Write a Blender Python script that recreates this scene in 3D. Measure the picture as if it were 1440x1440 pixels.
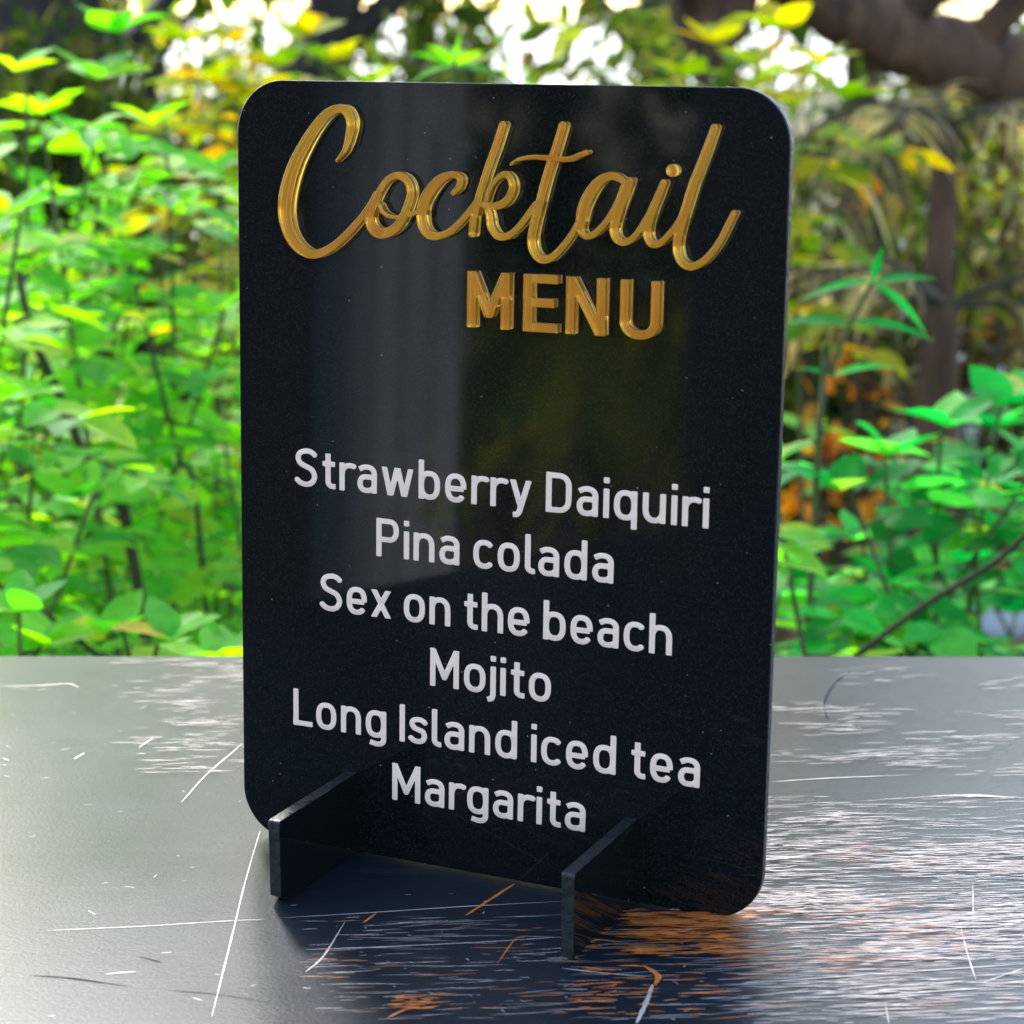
import bpy, math, random
import numpy as np
from mathutils import Vector, Matrix, Quaternion
R = math.radians
random.seed(7); np.random.seed(7)
S = 0.15                                   # the board is 0.15 m wide
for o in list(bpy.data.objects): bpy.data.objects.remove(o)
sc = bpy.context.scene
COL = sc.collection

# ------------------------------------------------------------------ camera
F_PX, PITCH, CAM_H = 3052.25, 0.2272, 1.4771*S
cam_d = bpy.data.cameras.new('camera'); cam = bpy.data.objects.new('camera', cam_d); COL.objects.link(cam)
cam.location = (0, 0, CAM_H); cam.rotation_euler = (R(90)-PITCH, 0, 0)
cam_d.sensor_width = 36; cam_d.lens = F_PX/1440*36
cam_d.clip_start = 0.02; cam_d.clip_end = 600
cam_d.dof.use_dof = True; cam_d.dof.focus_distance = 0.575; cam_d.dof.aperture_fstop = 22
sc.camera = cam

# ------------------------------------------------------------------ sky and sun
w = bpy.data.worlds.new('World'); sc.world = w; w.use_nodes = True
nt = w.node_tree; bg = nt.nodes['Background']
sky = nt.nodes.new('ShaderNodeTexSky'); sky.sky_type = 'NISHITA'; sky.sun_disc = False
SUN_EL, SUN_AZ = R(36), R(-17)             # azimuth measured from +Y (behind the board), negative to the left
sky.sun_elevation = SUN_EL; sky.sun_rotation = SUN_AZ
sky.air_density = 1.0; sky.dust_density = 1.6; sky.ozone_density = 1.0
nt.links.new(sky.outputs[0], bg.inputs[0]); bg.inputs[1].default_value = 0.13
sd = bpy.data.lights.new('sun', 'SUN'); sun = bpy.data.objects.new('sun', sd); COL.objects.link(sun)
sd.energy = 2.0; sd.angle = R(9); sd.color = (1.0, 0.96, 0.92)
sdir = Vector((math.sin(SUN_AZ)*math.cos(SUN_EL), math.cos(SUN_AZ)*math.cos(SUN_EL), math.sin(SUN_EL)))
sun.rotation_euler = sdir.to_track_quat('Z', 'Y').to_euler()
sc.view_settings.view_transform = 'Standard'; sc.view_settings.look = 'None'
sc.view_settings.gamma = 1; sc.view_settings.use_curve_mapping = False
sc.view_settings.exposure = 2.4

# ------------------------------------------------------------------ helpers
def tag(o, label=None, cat=None, group=None, kind=None):
    if label: o['label'] = label
    if cat: o['category'] = cat
    if group: o['group'] = group
    if kind: o['kind'] = kind
    return o
def empty(name, loc=(0,0,0)):
    o = bpy.data.objects.new(name, None); COL.objects.link(o); o.location = loc
    o.empty_display_size = .05
    return o
def link(name, me, parent=None):
    o = bpy.data.objects.new(name, me); COL.objects.link(o)
    if parent: o.parent = parent
    return o
def smooth(me, ang=35):
    me.shade_smooth(); me.set_sharp_from_angle(angle=R(ang))
class MB:
    def __init__(s): s.v = []; s.f = []
    def add(s, v, f):
        n = len(s.v); s.v += [tuple(p) for p in v]; s.f += [tuple(i+n for i in q) for q in f]
    def tube(s, pts, rad, n=6, cap=True):
        pts = [Vector(p) for p in pts]
        if not hasattr(rad, '__len__'): rad = [rad]*len(pts)
        v = []; f = []; a = None
        for i, p in enumerate(pts):
            t = (pts[min(i+1, len(pts)-1)]-pts[max(i-1, 0)]).normalized()
            if a is None: a = t.orthogonal().normalized()
            else: a = (a-t*a.dot(t)).normalized()
            b = t.cross(a)
            for k in range(n):
                c = 2*math.pi*k/n; v.append(p+(a*math.cos(c)+b*math.sin(c))*rad[i])
        for i in range(len(pts)-1):
            for k in range(n):
                f.append((i*n+k, i*n+(k+1)%n, (i+1)*n+(k+1)%n, (i+1)*n+k))
        if cap: f.append(tuple(range(n))[::-1]); f.append(tuple((len(pts)-1)*n+k for k in range(n)))
        s.add(v, f)
    def box(s, c, ax, ay, az):
        c, ax, ay, az = map(Vector, (c, ax, ay, az)); v = []
        for k in range(8):
            v.append(c+ax*(1 if k&1 else -1)+ay*(1 if k&2 else -1)+az*(1 if k&4 else -1))
        s.add(v, [(0,2,3,1),(4,5,7,6),(0,1,5,4),(2,6,7,3),(0,4,6,2),(1,3,7,5)])
    def mesh(s, name, m, ang=35, sm=True):
        me = bpy.data.meshes.new(name); me.from_pydata(s.v, [], s.f); me.validate()
        if m: me.materials.append(m)
        if sm: smooth(me, ang)
        return me
    def build(s, name, m, parent=None, **k): return link(name, s.mesh(name, m, **k), parent)
def crom(P, n=8):
    P = [np.array(p, float) for p in P]; out = []
    for i in range(len(P)-1):
        a = P[i-1] if i else 2*P[0]-P[1]; b = P[i]; c = P[i+1]; d = P[i+2] if i+2 < len(P) else 2*P[-1]-P[-2]
        for k in range(n):
            t = k/n; out.append(.5*((2*b)+(c-a)*t+(2*a-5*b+4*c-d)*t*t+(-a+3*b-3*c+d)*t**3))
    out.append(P[-1]); return out
CT, ST = math.cos(PITCH), math.sin(PITCH)
def at(x, y, Y):                          # the point that lies Y metres ahead on the line of sight of a photograph pixel
    dx = (x-720)/F_PX; dy = -(y-720)/F_PX
    v = Vector((dx, CT+dy*ST, -ST+dy*CT)); return Vector((0,0,CAM_H))+v*(Y/v.y)

# ------------------------------------------------------------------ materials
def mat(name):
    m = bpy.data.materials.new(name); m.use_nodes = True; t = m.node_tree
    return m, t, t.nodes['Principled BSDF']
def nd(t, typ, **k):
    n = t.nodes.new(typ)
    for a, b in k.items():
        if a.startswith('i_'): n.inputs[a[2:].replace('_', ' ')].default_value = b
        else: setattr(n, a, b)
    return n
def ramp(t, stops, src=None, interp='LINEAR'):
    r = t.nodes.new('ShaderNodeValToRGB'); r.color_ramp.interpolation = interp
    while len(r.color_ramp.elements) < len(stops): r.color_ramp.elements.new(.5)
    for e, (p, c) in zip(r.color_ramp.elements, stops):
        e.position = p; e.color = (*c, 1) if hasattr(c, '__len__') else (c, c, c, 1)
    if src: t.links.new(src, r.inputs[0])
    return r
def coord(t, scale=(1,1,1), rot=(0,0,0), kind='Object'):
    c = nd(t, 'ShaderNodeTexCoord'); m = nd(t, 'ShaderNodeMapping')
    m.inputs['Scale'].default_value = scale; m.inputs['Rotation'].default_value = rot
    t.links.new(c.outputs[kind], m.inputs[0]); return m.outputs[0]
def noise(t, vec, scale, detail=4, rough=.55):
    n = nd(t, 'ShaderNodeTexNoise', i_Scale=scale, i_Detail=detail, i_Roughness=rough)
    t.links.new(vec, n.inputs['Vector']); return n.outputs['Fac']
def bump(t, b, h, strength, dist):
    n = nd(t, 'ShaderNodeBump', i_Strength=strength, i_Distance=dist)
    t.links.new(h, n.inputs['Height']); t.links.new(n.outputs[0], b.inputs['Normal']); return n

def leaf_mat(name, stops, rnd='obj', trans=.58, rough=.55, spots=True):
    m, t, b = mat(name)
    if rnd == 'obj': r = nd(t, 'ShaderNodeObjectInfo').outputs['Random']
    else: r = nd(t, 'ShaderNodeNewGeometry').outputs['Random Per Island']
    cr = ramp(t, stops, r)
    col = cr.outputs[0]
    n = noise(t, coord(t, (1,1,1)), 60 if rnd != 'obj' else 3.5, 3)
    hs = nd(t, 'ShaderNodeMixRGB', blend_type='MULTIPLY', i_Fac=.7)
    t.links.new(col, hs.inputs[1]); t.links.new(ramp(t, [(.3, .72), (.62, 1.0)], n).outputs[0], hs.inputs[2])
    col = hs.outputs[0]
    t.links.new(col, b.inputs['Base Color']); b.inputs['Roughness'].default_value = rough
    b.inputs['Specular IOR Level'].default_value = .18
    tr = nd(t, 'ShaderNodeBsdfTranslucent'); mx = nd(t, 'ShaderNodeMixShader', i_Fac=trans)
    hs2 = nd(t, 'ShaderNodeHueSaturation', i_Saturation=1.12, i_Value=2.2); t.links.new(col, hs2.inputs['Color'])
    t.links.new(hs2.outputs[0], tr.inputs[0]); t.links.new(b.outputs[0], mx.inputs[1]); t.links.new(tr.outputs[0], mx.inputs[2])
    t.links.new(mx.outputs[0], t.nodes['Material Output'].inputs[0]); return m
LIME = [(0, (.06,.28,.04)), (.25, (.13,.42,.05)), (.6, (.22,.52,.055)), (.85, (.32,.56,.06)), (.96, (.46,.54,.06)), (1, (.6,.36,.06))]
EMER = [(0, (.014,.16,.03)), (.35, (.03,.28,.05)), (.7, (.07,.46,.09)), (.92, (.14,.52,.08)), (1, (.35,.40,.05))]
YELL = [(0, (.12,.28,.015)), (.4, (.28,.38,.02)), (.8, (.48,.42,.025)), (1, (.55,.30,.03))]
OLIV = [(0, (.02,.05,.01)), (.5, (.06,.10,.015)), (.85, (.14,.17,.03)), (1, (.25,.18,.05))]
DRY = [(0, (.06,.04,.018)), (.55, (.15,.11,.045)), (.80, (.40,.36,.16)), (.93, (.66,.56,.24)), (1, (.62,.28,.07))]
M = {}
GLINT = [(0, (.45,.45,.42)), (1, (.75,.75,.70))]  # pale glossy leaf colour, added to sparkle as blurred sun glints
RUST = [(0, (.50,.16,.03)), (.6, (.75,.28,.04)), (1, (.8,.45,.08))]
for nm, st in (('silver', GLINT), ('orange_tint', RUST), ('lime', LIME), ('emerald', EMER), ('yellow', YELL), ('olive', OLIV), ('dry', DRY)):
    M[nm] = leaf_mat(nm+'_leaf', st, 'obj'); M[nm+'_many'] = leaf_mat(nm+'_leaves', st, 'isl')
def bark(name, c1, c2, sc_=14):
    m, t, b = mat(name); v = coord(t, (1,1,.25))
    n = noise(t, v, sc_, 8, .65); t.links.new(ramp(t, [(.3, c1), (.7, c2)], n).outputs[0], b.inputs['Base Color'])
    b.inputs['Roughness'].default_value = .85; bump(t, b, n, .9, .02); return m
M['bark'] = bark('dark_bark', (.012,.010,.012), (.075,.060,.055))
M['bark_brown'] = bark('brown_bark', (.012,.006,.005), (.17,.085,.045), 22)
M['stem'] = bark('green_stem', (.05,.08,.015), (.16,.16,.05), 60)
M['twig'] = bark('dark_twig', (.03,.03,.015), (.10,.07,.03), 60)
for nm in ('silver', 'silver_many'):
    b_ = M[nm].node_tree.nodes['Principled BSDF']; b_.inputs['Roughness'].default_value = .12; b_.inputs['Specular IOR Level'].default_value = 1.0
# soil
m, t, b = mat('forest_soil'); v = coord(t)
n1 = noise(t, v, 1.7, 8, .65); n2 = noise(t, v, 22, 6, .7)
mx = nd(t, 'ShaderNodeMixRGB', blend_type='MULTIPLY', i_Fac=.8)
t.links.new(ramp(t, [(.3, (.035,.026,.018)), (.55, (.11,.085,.045)), (.75, (.13,.15,.05))], n1).outputs[0], mx.inputs[1])
t.links.new(ramp(t, [(.3, .35), (.7, 1.0)], n2).outputs[0], mx.inputs[2]); t.links.new(mx.outputs[0], b.inputs['Base Color'])
b.inputs['Roughness'].default_value = .9; bump(t, b, n2, .8, .05); M['soil'] = m
m, t, b = mat('pale_gap_sheet'); n1 = noise(t, coord(t), .4, 6)
t.links.new(ramp(t, [(.3, (.55,.53,.48)), (.7, (.78,.76,.70))], n1).outputs[0], b.inputs['Base Color']); b.inputs['Roughness'].default_value = .9; M['sky_gap'] = m
m, t, b = mat('grey_stone'); n1 = noise(t, coord(t), 9, 6, .65)
t.links.new(ramp(t, [(.3, (.10,.10,.10)), (.7, (.42,.42,.45))], n1).outputs[0], b.inputs['Base Color']); b.inputs['Roughness'].default_value = .55; bump(t, b, n1, .6, .02); M['stone'] = m
# black acrylic
def acrylic(name, rough, dusty, spec=.42):
    m, t, b = mat(name); v = coord(t)
    sp = noise(t, v, 2600, 2, .6)
    t.links.new(ramp(t, [(.50, (.003,.004,.0042)), (.78, (.0035+dusty,.0045+dusty*1.05,.006+dusty*1.1))], sp).outputs[0], b.inputs['Base Color'])
    b.inputs['Roughness'].default_value = rough; b.inputs['Specular IOR Level'].default_value = spec
    vo = nd(t, 'ShaderNodeTexVoronoi', i_Scale=420.0); t.links.new(v, vo.inputs['Vector'])        # settled dust specks
    lt = nd(t, 'ShaderNodeMath', operation='LESS_THAN'); lt.inputs[1].default_value = .075; t.links.new(vo.outputs['Distance'], lt.inputs[0])
    sr_ = nd(t, 'ShaderNodeSeparateColor'); t.links.new(vo.outputs['Color'], sr_.inputs[0]); gt = nd(t, 'ShaderNodeMath', operation='GREATER_THAN'); gt.inputs[1].default_value = .90; t.links.new(sr_.outputs[0], gt.inputs[0])
    ml = nd(t, 'ShaderNodeMath', operation='MULTIPLY'); t.links.new(lt.outputs[0], ml.inputs[0]); t.links.new(gt.outputs[0], ml.inputs[1])
    mxd = nd(t, 'ShaderNodeMixRGB'); t.links.new(ml.outputs[0], mxd.inputs[0]); src = b.inputs['Base Color'].links[0].from_socket; t.links.new(src, mxd.inputs[1]); mxd.inputs[2].default_value = (.22,.23,.24,1); t.links.new(mxd.outputs[0], b.inputs['Base Color'])
    sm = noise(t, coord(t, (1,1,1)), 16, 5, .6); t.links.new(ramp(t, [(.40, rough), (.75, rough+.035)], sm).outputs[0], b.inputs['Roughness'])
    return m, t, b
M['acrylic'], t, b = acrylic('black_acrylic', .03, .014)
M['acrylic_cut'], t, b = acrylic('laser_cut_acrylic', .4, .0)
n0 = noise(t, coord(t), 500, 5, .7); t.links.new(ramp(t, [(.3, (.003,.004,.004)), (.75, (.030,.033,.036))], n0).outputs[0], b.inputs['Base Color'])
n1 = noise(t, coord(t), 420, 5, .7); t.links.new(ramp(t, [(.35, .22), (.7, .6)], n1).outputs[0], b.inputs['Roughness']); bump(t, b, n1, .6, .0006)
# table paint: dark lacquer, worn by streaks along its length
m, t, b = mat('worn_dark_lacquer')
v = coord(t); vs = coord(t, (3, 60, 1)); vf = coord(t, (10, 420, 1))
big = noise(t, v, 7, 5, .6); strk = noise(t, vs, 3.0, 6, .7); fine = noise(t, vf, 1.6, 4, .7); grit = noise(t, v, 900, 3, .6)
c0 = ramp(t, [(.25, (.006,.0085,.012)), (.75, (.015,.020,.028))], big)
mx = nd(t, 'ShaderNodeMixRGB', blend_type='MIX'); mm = nd(t, 'ShaderNodeMath', operation='MULTIPLY')
t.links.new(ramp(t, [(.56, 0.0), (.74, .55)], strk).outputs[0], mm.inputs[0]); t.links.new(ramp(t, [(.45, 0.0), (.62, 1.0)], fine).outputs[0], mm.inputs[1])
t.links.new(mm.outputs[0], mx.inputs[0]); t.links.new(c0.outputs[0], mx.inputs[1]); mx.inputs[2].default_value = (.10,.075,.06,1)
t.links.new(mx.outputs[0], b.inputs['Base Color'])
rr = nd(t, 'ShaderNodeMath', operation='MULTIPLY_ADD'); t.links.new(big, rr.inputs[0]); rr.inputs[1].default_value = .22; rr.inputs[2].default_value = .21
t.links.new(rr.outputs[0], b.inputs['Roughness']); b.inputs['Specular IOR Level'].default_value = .28; b.inputs['Specular Tint'].default_value = (.78,.88,1,1)
ad = nd(t, 'ShaderNodeMath', operation='MULTIPLY_ADD'); t.links.new(grit, ad.inputs[0]); ad.inputs[1].default_value = 1.0; fm = nd(t, 'ShaderNodeMath', operation='MULTIPLY'); fm.inputs[1].default_value = .30; t.links.new(fine, fm.inputs[0]); t.links.new(fm.outputs[0], ad.inputs[2])
bump(t, b, ad.outputs[0], .11, .0008); M['table'] = m
def scratch_mat(name, c, met, rough):
    m, t, b = mat(name); n = noise(t, coord(t), 240, 3)
    t.links.new(ramp(t, [(.3, tuple(x*.55 for x in c)), (.7, c)], n).outputs[0], b.inputs['Base Color'])
    b.inputs['Metallic'].default_value = met; b.inputs['Roughness'].default_value = rough; return m
M['scratch'] = scratch_mat('bare_scratch', (.66,.55,.48), .1, .4)
M['scratch_dark'] = scratch_mat('dark_gouge', (.05,.06,.075), 0, .95); M['scratch_dark'].node_tree.nodes['Principled BSDF'].inputs['Specular IOR Level'].default_value = .05
M['orange_tint'] = scratch_mat('warm_glow_scratch', (.80,.22,.035), .1, .45)  # real scratches, their orange also painting warm light in the board's shadow
# gold lettering: tinted acrylic in front of a mirror layer; rose vinyl for the list
m, t, b = mat('amber_acrylic')               # cast amber acrylic: clear body with a faint pigment
b.inputs['Base Color'].default_value = (1,.54,.08,1); b.inputs['Roughness'].default_value = .03; b.inputs['Specular IOR Level'].default_value = .8
gl = nd(t, 'ShaderNodeBsdfGlass', i_Roughness=.015, i_IOR=1.49); gl.inputs['Color'].default_value = (1,.87,.52,1)
mx = nd(t, 'ShaderNodeMixShader', i_Fac=.85); t.links.new(b.outputs[0], mx.inputs[1]); t.links.new(gl.outputs[0], mx.inputs[2])
t.links.new(mx.outputs[0], t.nodes['Material Output'].inputs[0]); M['amber'] = m
m, t, b = mat('gold_mirror_layer'); n1 = noise(t, coord(t), 45, 2)
t.links.new(ramp(t, [(.38, (1,.40,.07)), (.50, (1,.62,.24)), (.60, (1,.72,.12))], n1).outputs[0], b.inputs['Base Color'])  # orange to yellow mottling paints varied reflections into the layer
b.inputs['Metallic'].default_value = .25; b.inputs['Roughness'].default_value = .12; M['gold'] = m
m, t, b = mat('rose_vinyl'); n1 = noise(t, coord(t, kind='Generated'), 3, 4)
t.links.new(ramp(t, [(.3, (.93,.66,.52)), (.7, (1.0,.79,.64))], n1).outputs[0], b.inputs['Base Color'])
b.inputs['Metallic'].default_value = .1; b.inputs['Roughness'].default_value = .4; M['rose'] = m

# ------------------------------------------------------------------ setting: ground, pale sheet standing in for sky gaps
GZ = -0.75
def terr(x, y):
    return GZ+.05*math.sin(x*1.3+.4)*math.sin(y*.9)+.03*math.sin(x*3.1+y*2.3)+.02*math.sin(x*7.3-y*5.1)
xs = np.concatenate([-np.geomspace(60, 3, 14), np.linspace(-2.8, 2.8, 40), np.geomspace(3, 60, 14)])
ys = np.concatenate([-np.geomspace(30, 1, 10), np.linspace(-.5, 9, 60), np.linspace(9.5, 26, 20)])
g = MB(); g.v = [(x, y, terr(x, y)) for y in ys for x in xs]
nx = len(xs); g.f = [(j*nx+i, j*nx+i+1, (j+1)*nx+i+1, (j+1)*nx+i) for j in range(len(ys)-1) for i in range(nx-1)]
tag(g.build('ground', M['soil']), kind='structure')
g = MB(); g.v = [(x, y, -.95 if y < 26 else -.75+(y-26)*.0) for y in (24, 25.9, 60, 300) for x in (-200, 0, 200)]
g.f = [(j*3+i, j*3+i+1, (j+1)*3+i+1, (j+1)*3+i) for j in range(3) for i in range(2)]
tag(g.build('sky_gap_sheet', M['sky_gap']), kind='structure')  # pale ground added so gaps between the trunks read as bright sky

# ------------------------------------------------------------------ table
table = empty('table', (0, .6, GZ)); tag(table, 'dark lacquered table with a scratched glossy top carrying the menu sign', 'table')
def top_poly():                                        # seen from above, metres
    return [(-.247, .7345), (1.05, .733), (1.05, -.25), (-.465, -.25), (-.400, .0)]
def rounded(poly, r, n=6):
    out = []
    for i, p in enumerate(poly):
        a = Vector(poly[i-1]); b_ = Vector(p); c = Vector(poly[(i+1) % len(poly)])
        u = (a-b_).normalized(); v_ = (c-b_).normalized()
        for k in range(n+1):
            s_ = k/n; q0 = b_+u*r*(1-s_); q1 = b_+v_*r*s_; out.append(q0*(1-s_)+q1*s_)
    return out
def bevel_slab(poly, z0, z1, e):                       # prism with a small rounded rim
    cx = sum(p[0] for p in poly)/len(poly); cy = sum(p[1] for p in poly)/len(poly); n = len(poly); v = []; f = []
    rings = [(e, z0), (0, z0+e), (0, z1-e), (e*.3, z1-e*.3), (e, z1)]
    for ins, z in rings:
        for i, p in enumerate(poly):
            a = Vector(poly[i-1]); c = Vector(poly[(i+1) % n]); d = (c-a).normalized(); nn = Vector((d.y, -d.x))
            if (Vector(p)-Vector((cx, cy))).dot(nn) < 0: nn = -nn
            v.append((p[0]-nn.x*ins, p[1]-nn.y*ins, z))
    for k in range(len(rings)-1):
        for i in range(n): f.append((k*n+i, k*n+(i+1) % n, (k+1)*n+(i+1) % n, (k+1)*n+i))
    f.append(tuple(range(n))); f.append(tuple((len(rings)-1)*n+i for i in range(n))); return v, f
tv, tf_ = bevel_slab([tuple(p) for p in rounded(top_poly(), .012)], -.030, 0, .0015)
def off(v, o): return [(a-o[0], b_-o[1], c-o[2]) for a, b_, c in v]
mb = MB(); mb.add(off(tv, table.location), tf_); top = mb.build('tabletop', M['table'], table, ang=50)
for lx, ly in ((-.30, .62), (.95, .66), (-.36, -.18), (.95, -.18)):
    mb = MB(); mb.box((lx, ly-.6, (-.0305-GZ)/2+.0), (.025,0,0), (0,.025,0), (0,0,(-.0305-GZ)/2)); mb.build('leg', M['table'], table)
# scratches: thin tapered scars lying on the lacquer
def gnd(x, y):
    dx = (x-720)/F_PX; dy = -(y-720)/F_PX; v = Vector((dx, CT+dy*ST, -ST+dy*CT)); return Vector((0,0,CAM_H))-v*(CAM_H/v.z)
zc = [0.0]
def scar(mb, pts, wd):
    z = .00012+zc[0]*2e-7; zc[0] += 1; pts = [Vector((p[0], p[1], 0)) for p in pts]; v = []; f = []
    for i, p in enumerate(pts):
        d = (pts[min(i+1, len(pts)-1)]-pts[max(i-1, 0)]).normalized(); nn = Vector((-d.y, d.x, 0))
        s_ = i/(len(pts)-1); ww = wd*(.25+.75*math.sin(math.pi*min(1, max(0, s_)))**.5)*random.uniform(.7, 1.2)*.5
        v += [p+nn*ww+Vector((0,0,z)), p-nn*ww+Vector((0,0,z))]
        if i: f.append((2*i-2, 2*i-1, 2*i+1, 2*i))
    mb.add(off([tuple(q) for q in v], table.location), f)
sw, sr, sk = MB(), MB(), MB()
def hero(mb, px, wd, n=5): scar(mb, [Vector((p[0], p[1], 0)) for p in crom([tuple(gnd(*q))[:2] for q in px], n)], wd)
for px, wd in (([(66,1309),(200,1303),(330,1295),(372,1294)], .00032), ([(366,1168),(345,1240),(328,1310),(313,1370),(298,1430)], .0004),
               ([(0,966),(60,964),(95,962),(112,967)], .0005), ([(104,1068),(119,1059)], .0006), ([(195,1052),(215,1038)], .0005), ([(254,1130),(290,1090),(325,1060),(341,1046)], .0004),
               ([(400,1291),(520,1284),(640,1276),(790,1268)], .0004), ([(430,1336),(560,1331),(700,1324),(788,1318)], .0004), ([(430,1367),(455,1345),(485,1297)], .0005),
               ([(880,1312),(980,1306),(1060,1300),(1200,1295)], .0004), ([(790,1362),(850,1369),(912,1374)], .0005), ([(1105,1192),(1170,1197),(1235,1203),(1342,1208)], .0005), ([(1360,1209),(1440,1212)], .0005),
               ([(1368,1245),(1369,1310)], .0004), ([(1350,1300),(1360,1340),(1372,1378)], .0004), ([(1040,1384),(1150,1376),(1260,1368),(1440,1356)], .0005), ([(1238,1401),(1320,1394),(1400,1389)], .0005), ([(1085,1100),(1160,1095),(1280,1090)], .0006), ([(1310,1120),(1370,1119),(1425,1122)], .0016),
               ([(1380,1383),(1440,1362)], .0005), ([(150,1370),(190,1367)], .0006)): hero(sw, px, wd)
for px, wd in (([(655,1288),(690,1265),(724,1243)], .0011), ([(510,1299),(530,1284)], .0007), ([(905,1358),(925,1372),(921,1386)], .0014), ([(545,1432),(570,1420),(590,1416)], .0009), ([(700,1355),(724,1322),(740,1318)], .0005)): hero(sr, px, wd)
for px, wd in (([(1196,944),(1175,960),(1161,983),(1160,1000),(1165,1013)], .0008), ([(42,1372),(100,1376),(184,1388)], .0005), ([(195,1345),(228,1354)], .0004), ([(235,1393),(300,1398),(380,1410)], .0003)): hero(sk, px, wd)
hero(sw, [(895,1440),(908,1412),(918,1385)], .0012); hero(sw, [(1245,1410),(1250,1440)], .0005)
def spray(mb, n, x0, x1, y0, y1, l0, l1, w0, w1, ang=.06, clump=0):
    cs = [(random.uniform(x0, x1), random.uniform(y0, y1)) for _ in range(max(1, clump))]
    for _ in range(n):
        if clump:
            c = random.choice(cs); x = random.gauss(c[0], (x1-x0)*.10); y = random.gauss(c[1], (y1-y0)*.035)
        else: x = random.uniform(x0, x1); y = random.uniform(y0, y1)
        p = gnd(x, y)
        if p.y > .728 or p.x < -.235: continue
        L = random.uniform(l0, l1)*random.uniform(.4, 1); a = random.gauss(.06, ang); b_ = a+random.gauss(0, .04)
        q = [(p.x, p.y), (p.x+L*.5*math.cos(a), p.y+L*.5*math.sin(a)), (p.x+L*.5*(math.cos(a)+math.cos(b_)), p.y+L*.5*(math.sin(a)+math.sin(b_)))]
        scar(mb, crom(q, 3), random.uniform(w0, w1))
spray(sw, 1100, 1000, 1500, 1120, 1440, .004, .022, .00010, .00034, .07)
spray(sw, 1500, 1000, 1480, 1150, 1400, .003, .016, .00012, .00045, .07, 26)
spray(sw, 300, 1080, 1480, 940, 1120, .004, .018, .00012, .0004, .05, 12)
spray(sw, 120, 150, 345, 930, 1090, .004, .018, .0001, .0003, .05)
spray(sw, 70, 240, 345, 930, 1075, .003, .014, .0001, .0003, .05, 10)
spray(sw, 45, 0, 360, 940, 1440, .0008, .005, .00008, .00025, .8)
spray(sw, 300, 500, 2300, 1450, 2300, .004, .030, .0001, .0004, .06)
spray(sw, 500, 100, 2300, 1480, 2000, .004, .022, .0001, .0004, .06, 16)
spray(sw, 350, 1480, 2300, 1050, 1500, .004, .022, .0001, .0004, .06, 12)
spray(sw, 200, 420, 1000, 1290, 1440, .003, .024, .00008, .00022, .05)
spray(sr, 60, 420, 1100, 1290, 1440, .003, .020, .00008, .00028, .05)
spray(sw, 50, 400, 1000, 1240, 1440, .0005, .003, .0001, .0003, .9)
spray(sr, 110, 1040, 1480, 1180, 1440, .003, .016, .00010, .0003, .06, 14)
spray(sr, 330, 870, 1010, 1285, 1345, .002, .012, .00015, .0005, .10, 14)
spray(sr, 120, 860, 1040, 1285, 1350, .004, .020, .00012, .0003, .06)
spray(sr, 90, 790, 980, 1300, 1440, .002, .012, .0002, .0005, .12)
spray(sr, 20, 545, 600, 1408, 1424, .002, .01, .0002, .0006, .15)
for mb, mt, lb in ((sw, 'scratch', 'pale scratches through the lacquer'), (sr, 'orange_tint', 'scratches tinted copper for a warm glow below the right foot of the sign'), (sk, 'scratch_dark', 'dark curved gouges')):
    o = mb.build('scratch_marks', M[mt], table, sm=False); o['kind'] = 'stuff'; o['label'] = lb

# ------------------------------------------------------------------ the sign: board, feet
PS, AL = .4379, .0349
E1 = Vector((math.cos(PS), -math.sin(PS), 0)); NH = Vector((-math.sin(PS), -math.cos(PS), 0))
E2 = Vector((0,0,1))*math.cos(AL)-NH*math.sin(AL); NB = NH*math.cos(AL)+Vector((0,0,1))*math.sin(AL)
ORG = Vector((-.4943, 3.7697, .0016))*S
HB, TB, TF, LF, HF = 1.36*S, .0165*S, .0222*S, .2625*S, .150*S
sign = empty('menu_sign', ORG); tag(sign, 'glossy black cocktail menu sign with rounded corners standing on two black feet', 'menu sign')
BM = Matrix((E1, E2, NB)).transposed().to_4x4()           # board axes: u right, v up, n out of the front face
def filled(loops, depth, bev, name, m, res=2, ang=30, inset=0):    # closed outlines -> solid plate with bevelled rims, back face at z=0
    cu = bpy.data.curves.new(name, 'CURVE'); cu.dimensions = '2D'; cu.fill_mode = 'BOTH'
    for lp in loops:
        s_ = cu.splines.new('POLY'); s_.points.add(len(lp)-1)
        s_.points.foreach_set('co', [c for p in lp for c in (p[0], p[1], 0, 1)]); s_.use_cyclic_u = True
    cu.extrude = max(1e-6, depth/2-bev); cu.bevel_depth = bev; cu.bevel_resolution = res; cu.offset = -bev-inset
    ob = bpy.data.objects.new('tmp', cu); COL.objects.link(ob)
    dg = bpy.context.evaluated_depsgraph_get(); me = bpy.data.meshes.new_from_object(ob.evaluated_get(dg)); me.name = name
    bpy.data.objects.remove(ob); bpy.data.curves.remove(cu)
    n = len(me.vertices); co = np.empty(n*3); me.vertices.foreach_get('co', co); co[2::3] += depth/2; me.vertices.foreach_set('co', co)
    import bmesh
    bm = bmesh.new(); bm.from_mesh(me); bmesh.ops.remove_doubles(bm, verts=bm.verts, dist=1e-7); bm.to_mesh(me); bm.free()
    me.materials.clear(); me.materials.append(m); smooth(me, ang); return me
rb = .090*S; out = []
for cx, cy, a0 in ((S-rb, HB-rb, 0), (rb, HB-rb, 90), (rb, rb, 180), (S-rb, rb, 270)):
    for k in range(17):
        a = R(a0+90*k/16); out.append((cx+rb*math.cos(a), cy+rb*math.sin(a)))
me = filled([out], TB, .00030, 'board', M['acrylic'], 3, 5)
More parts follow.
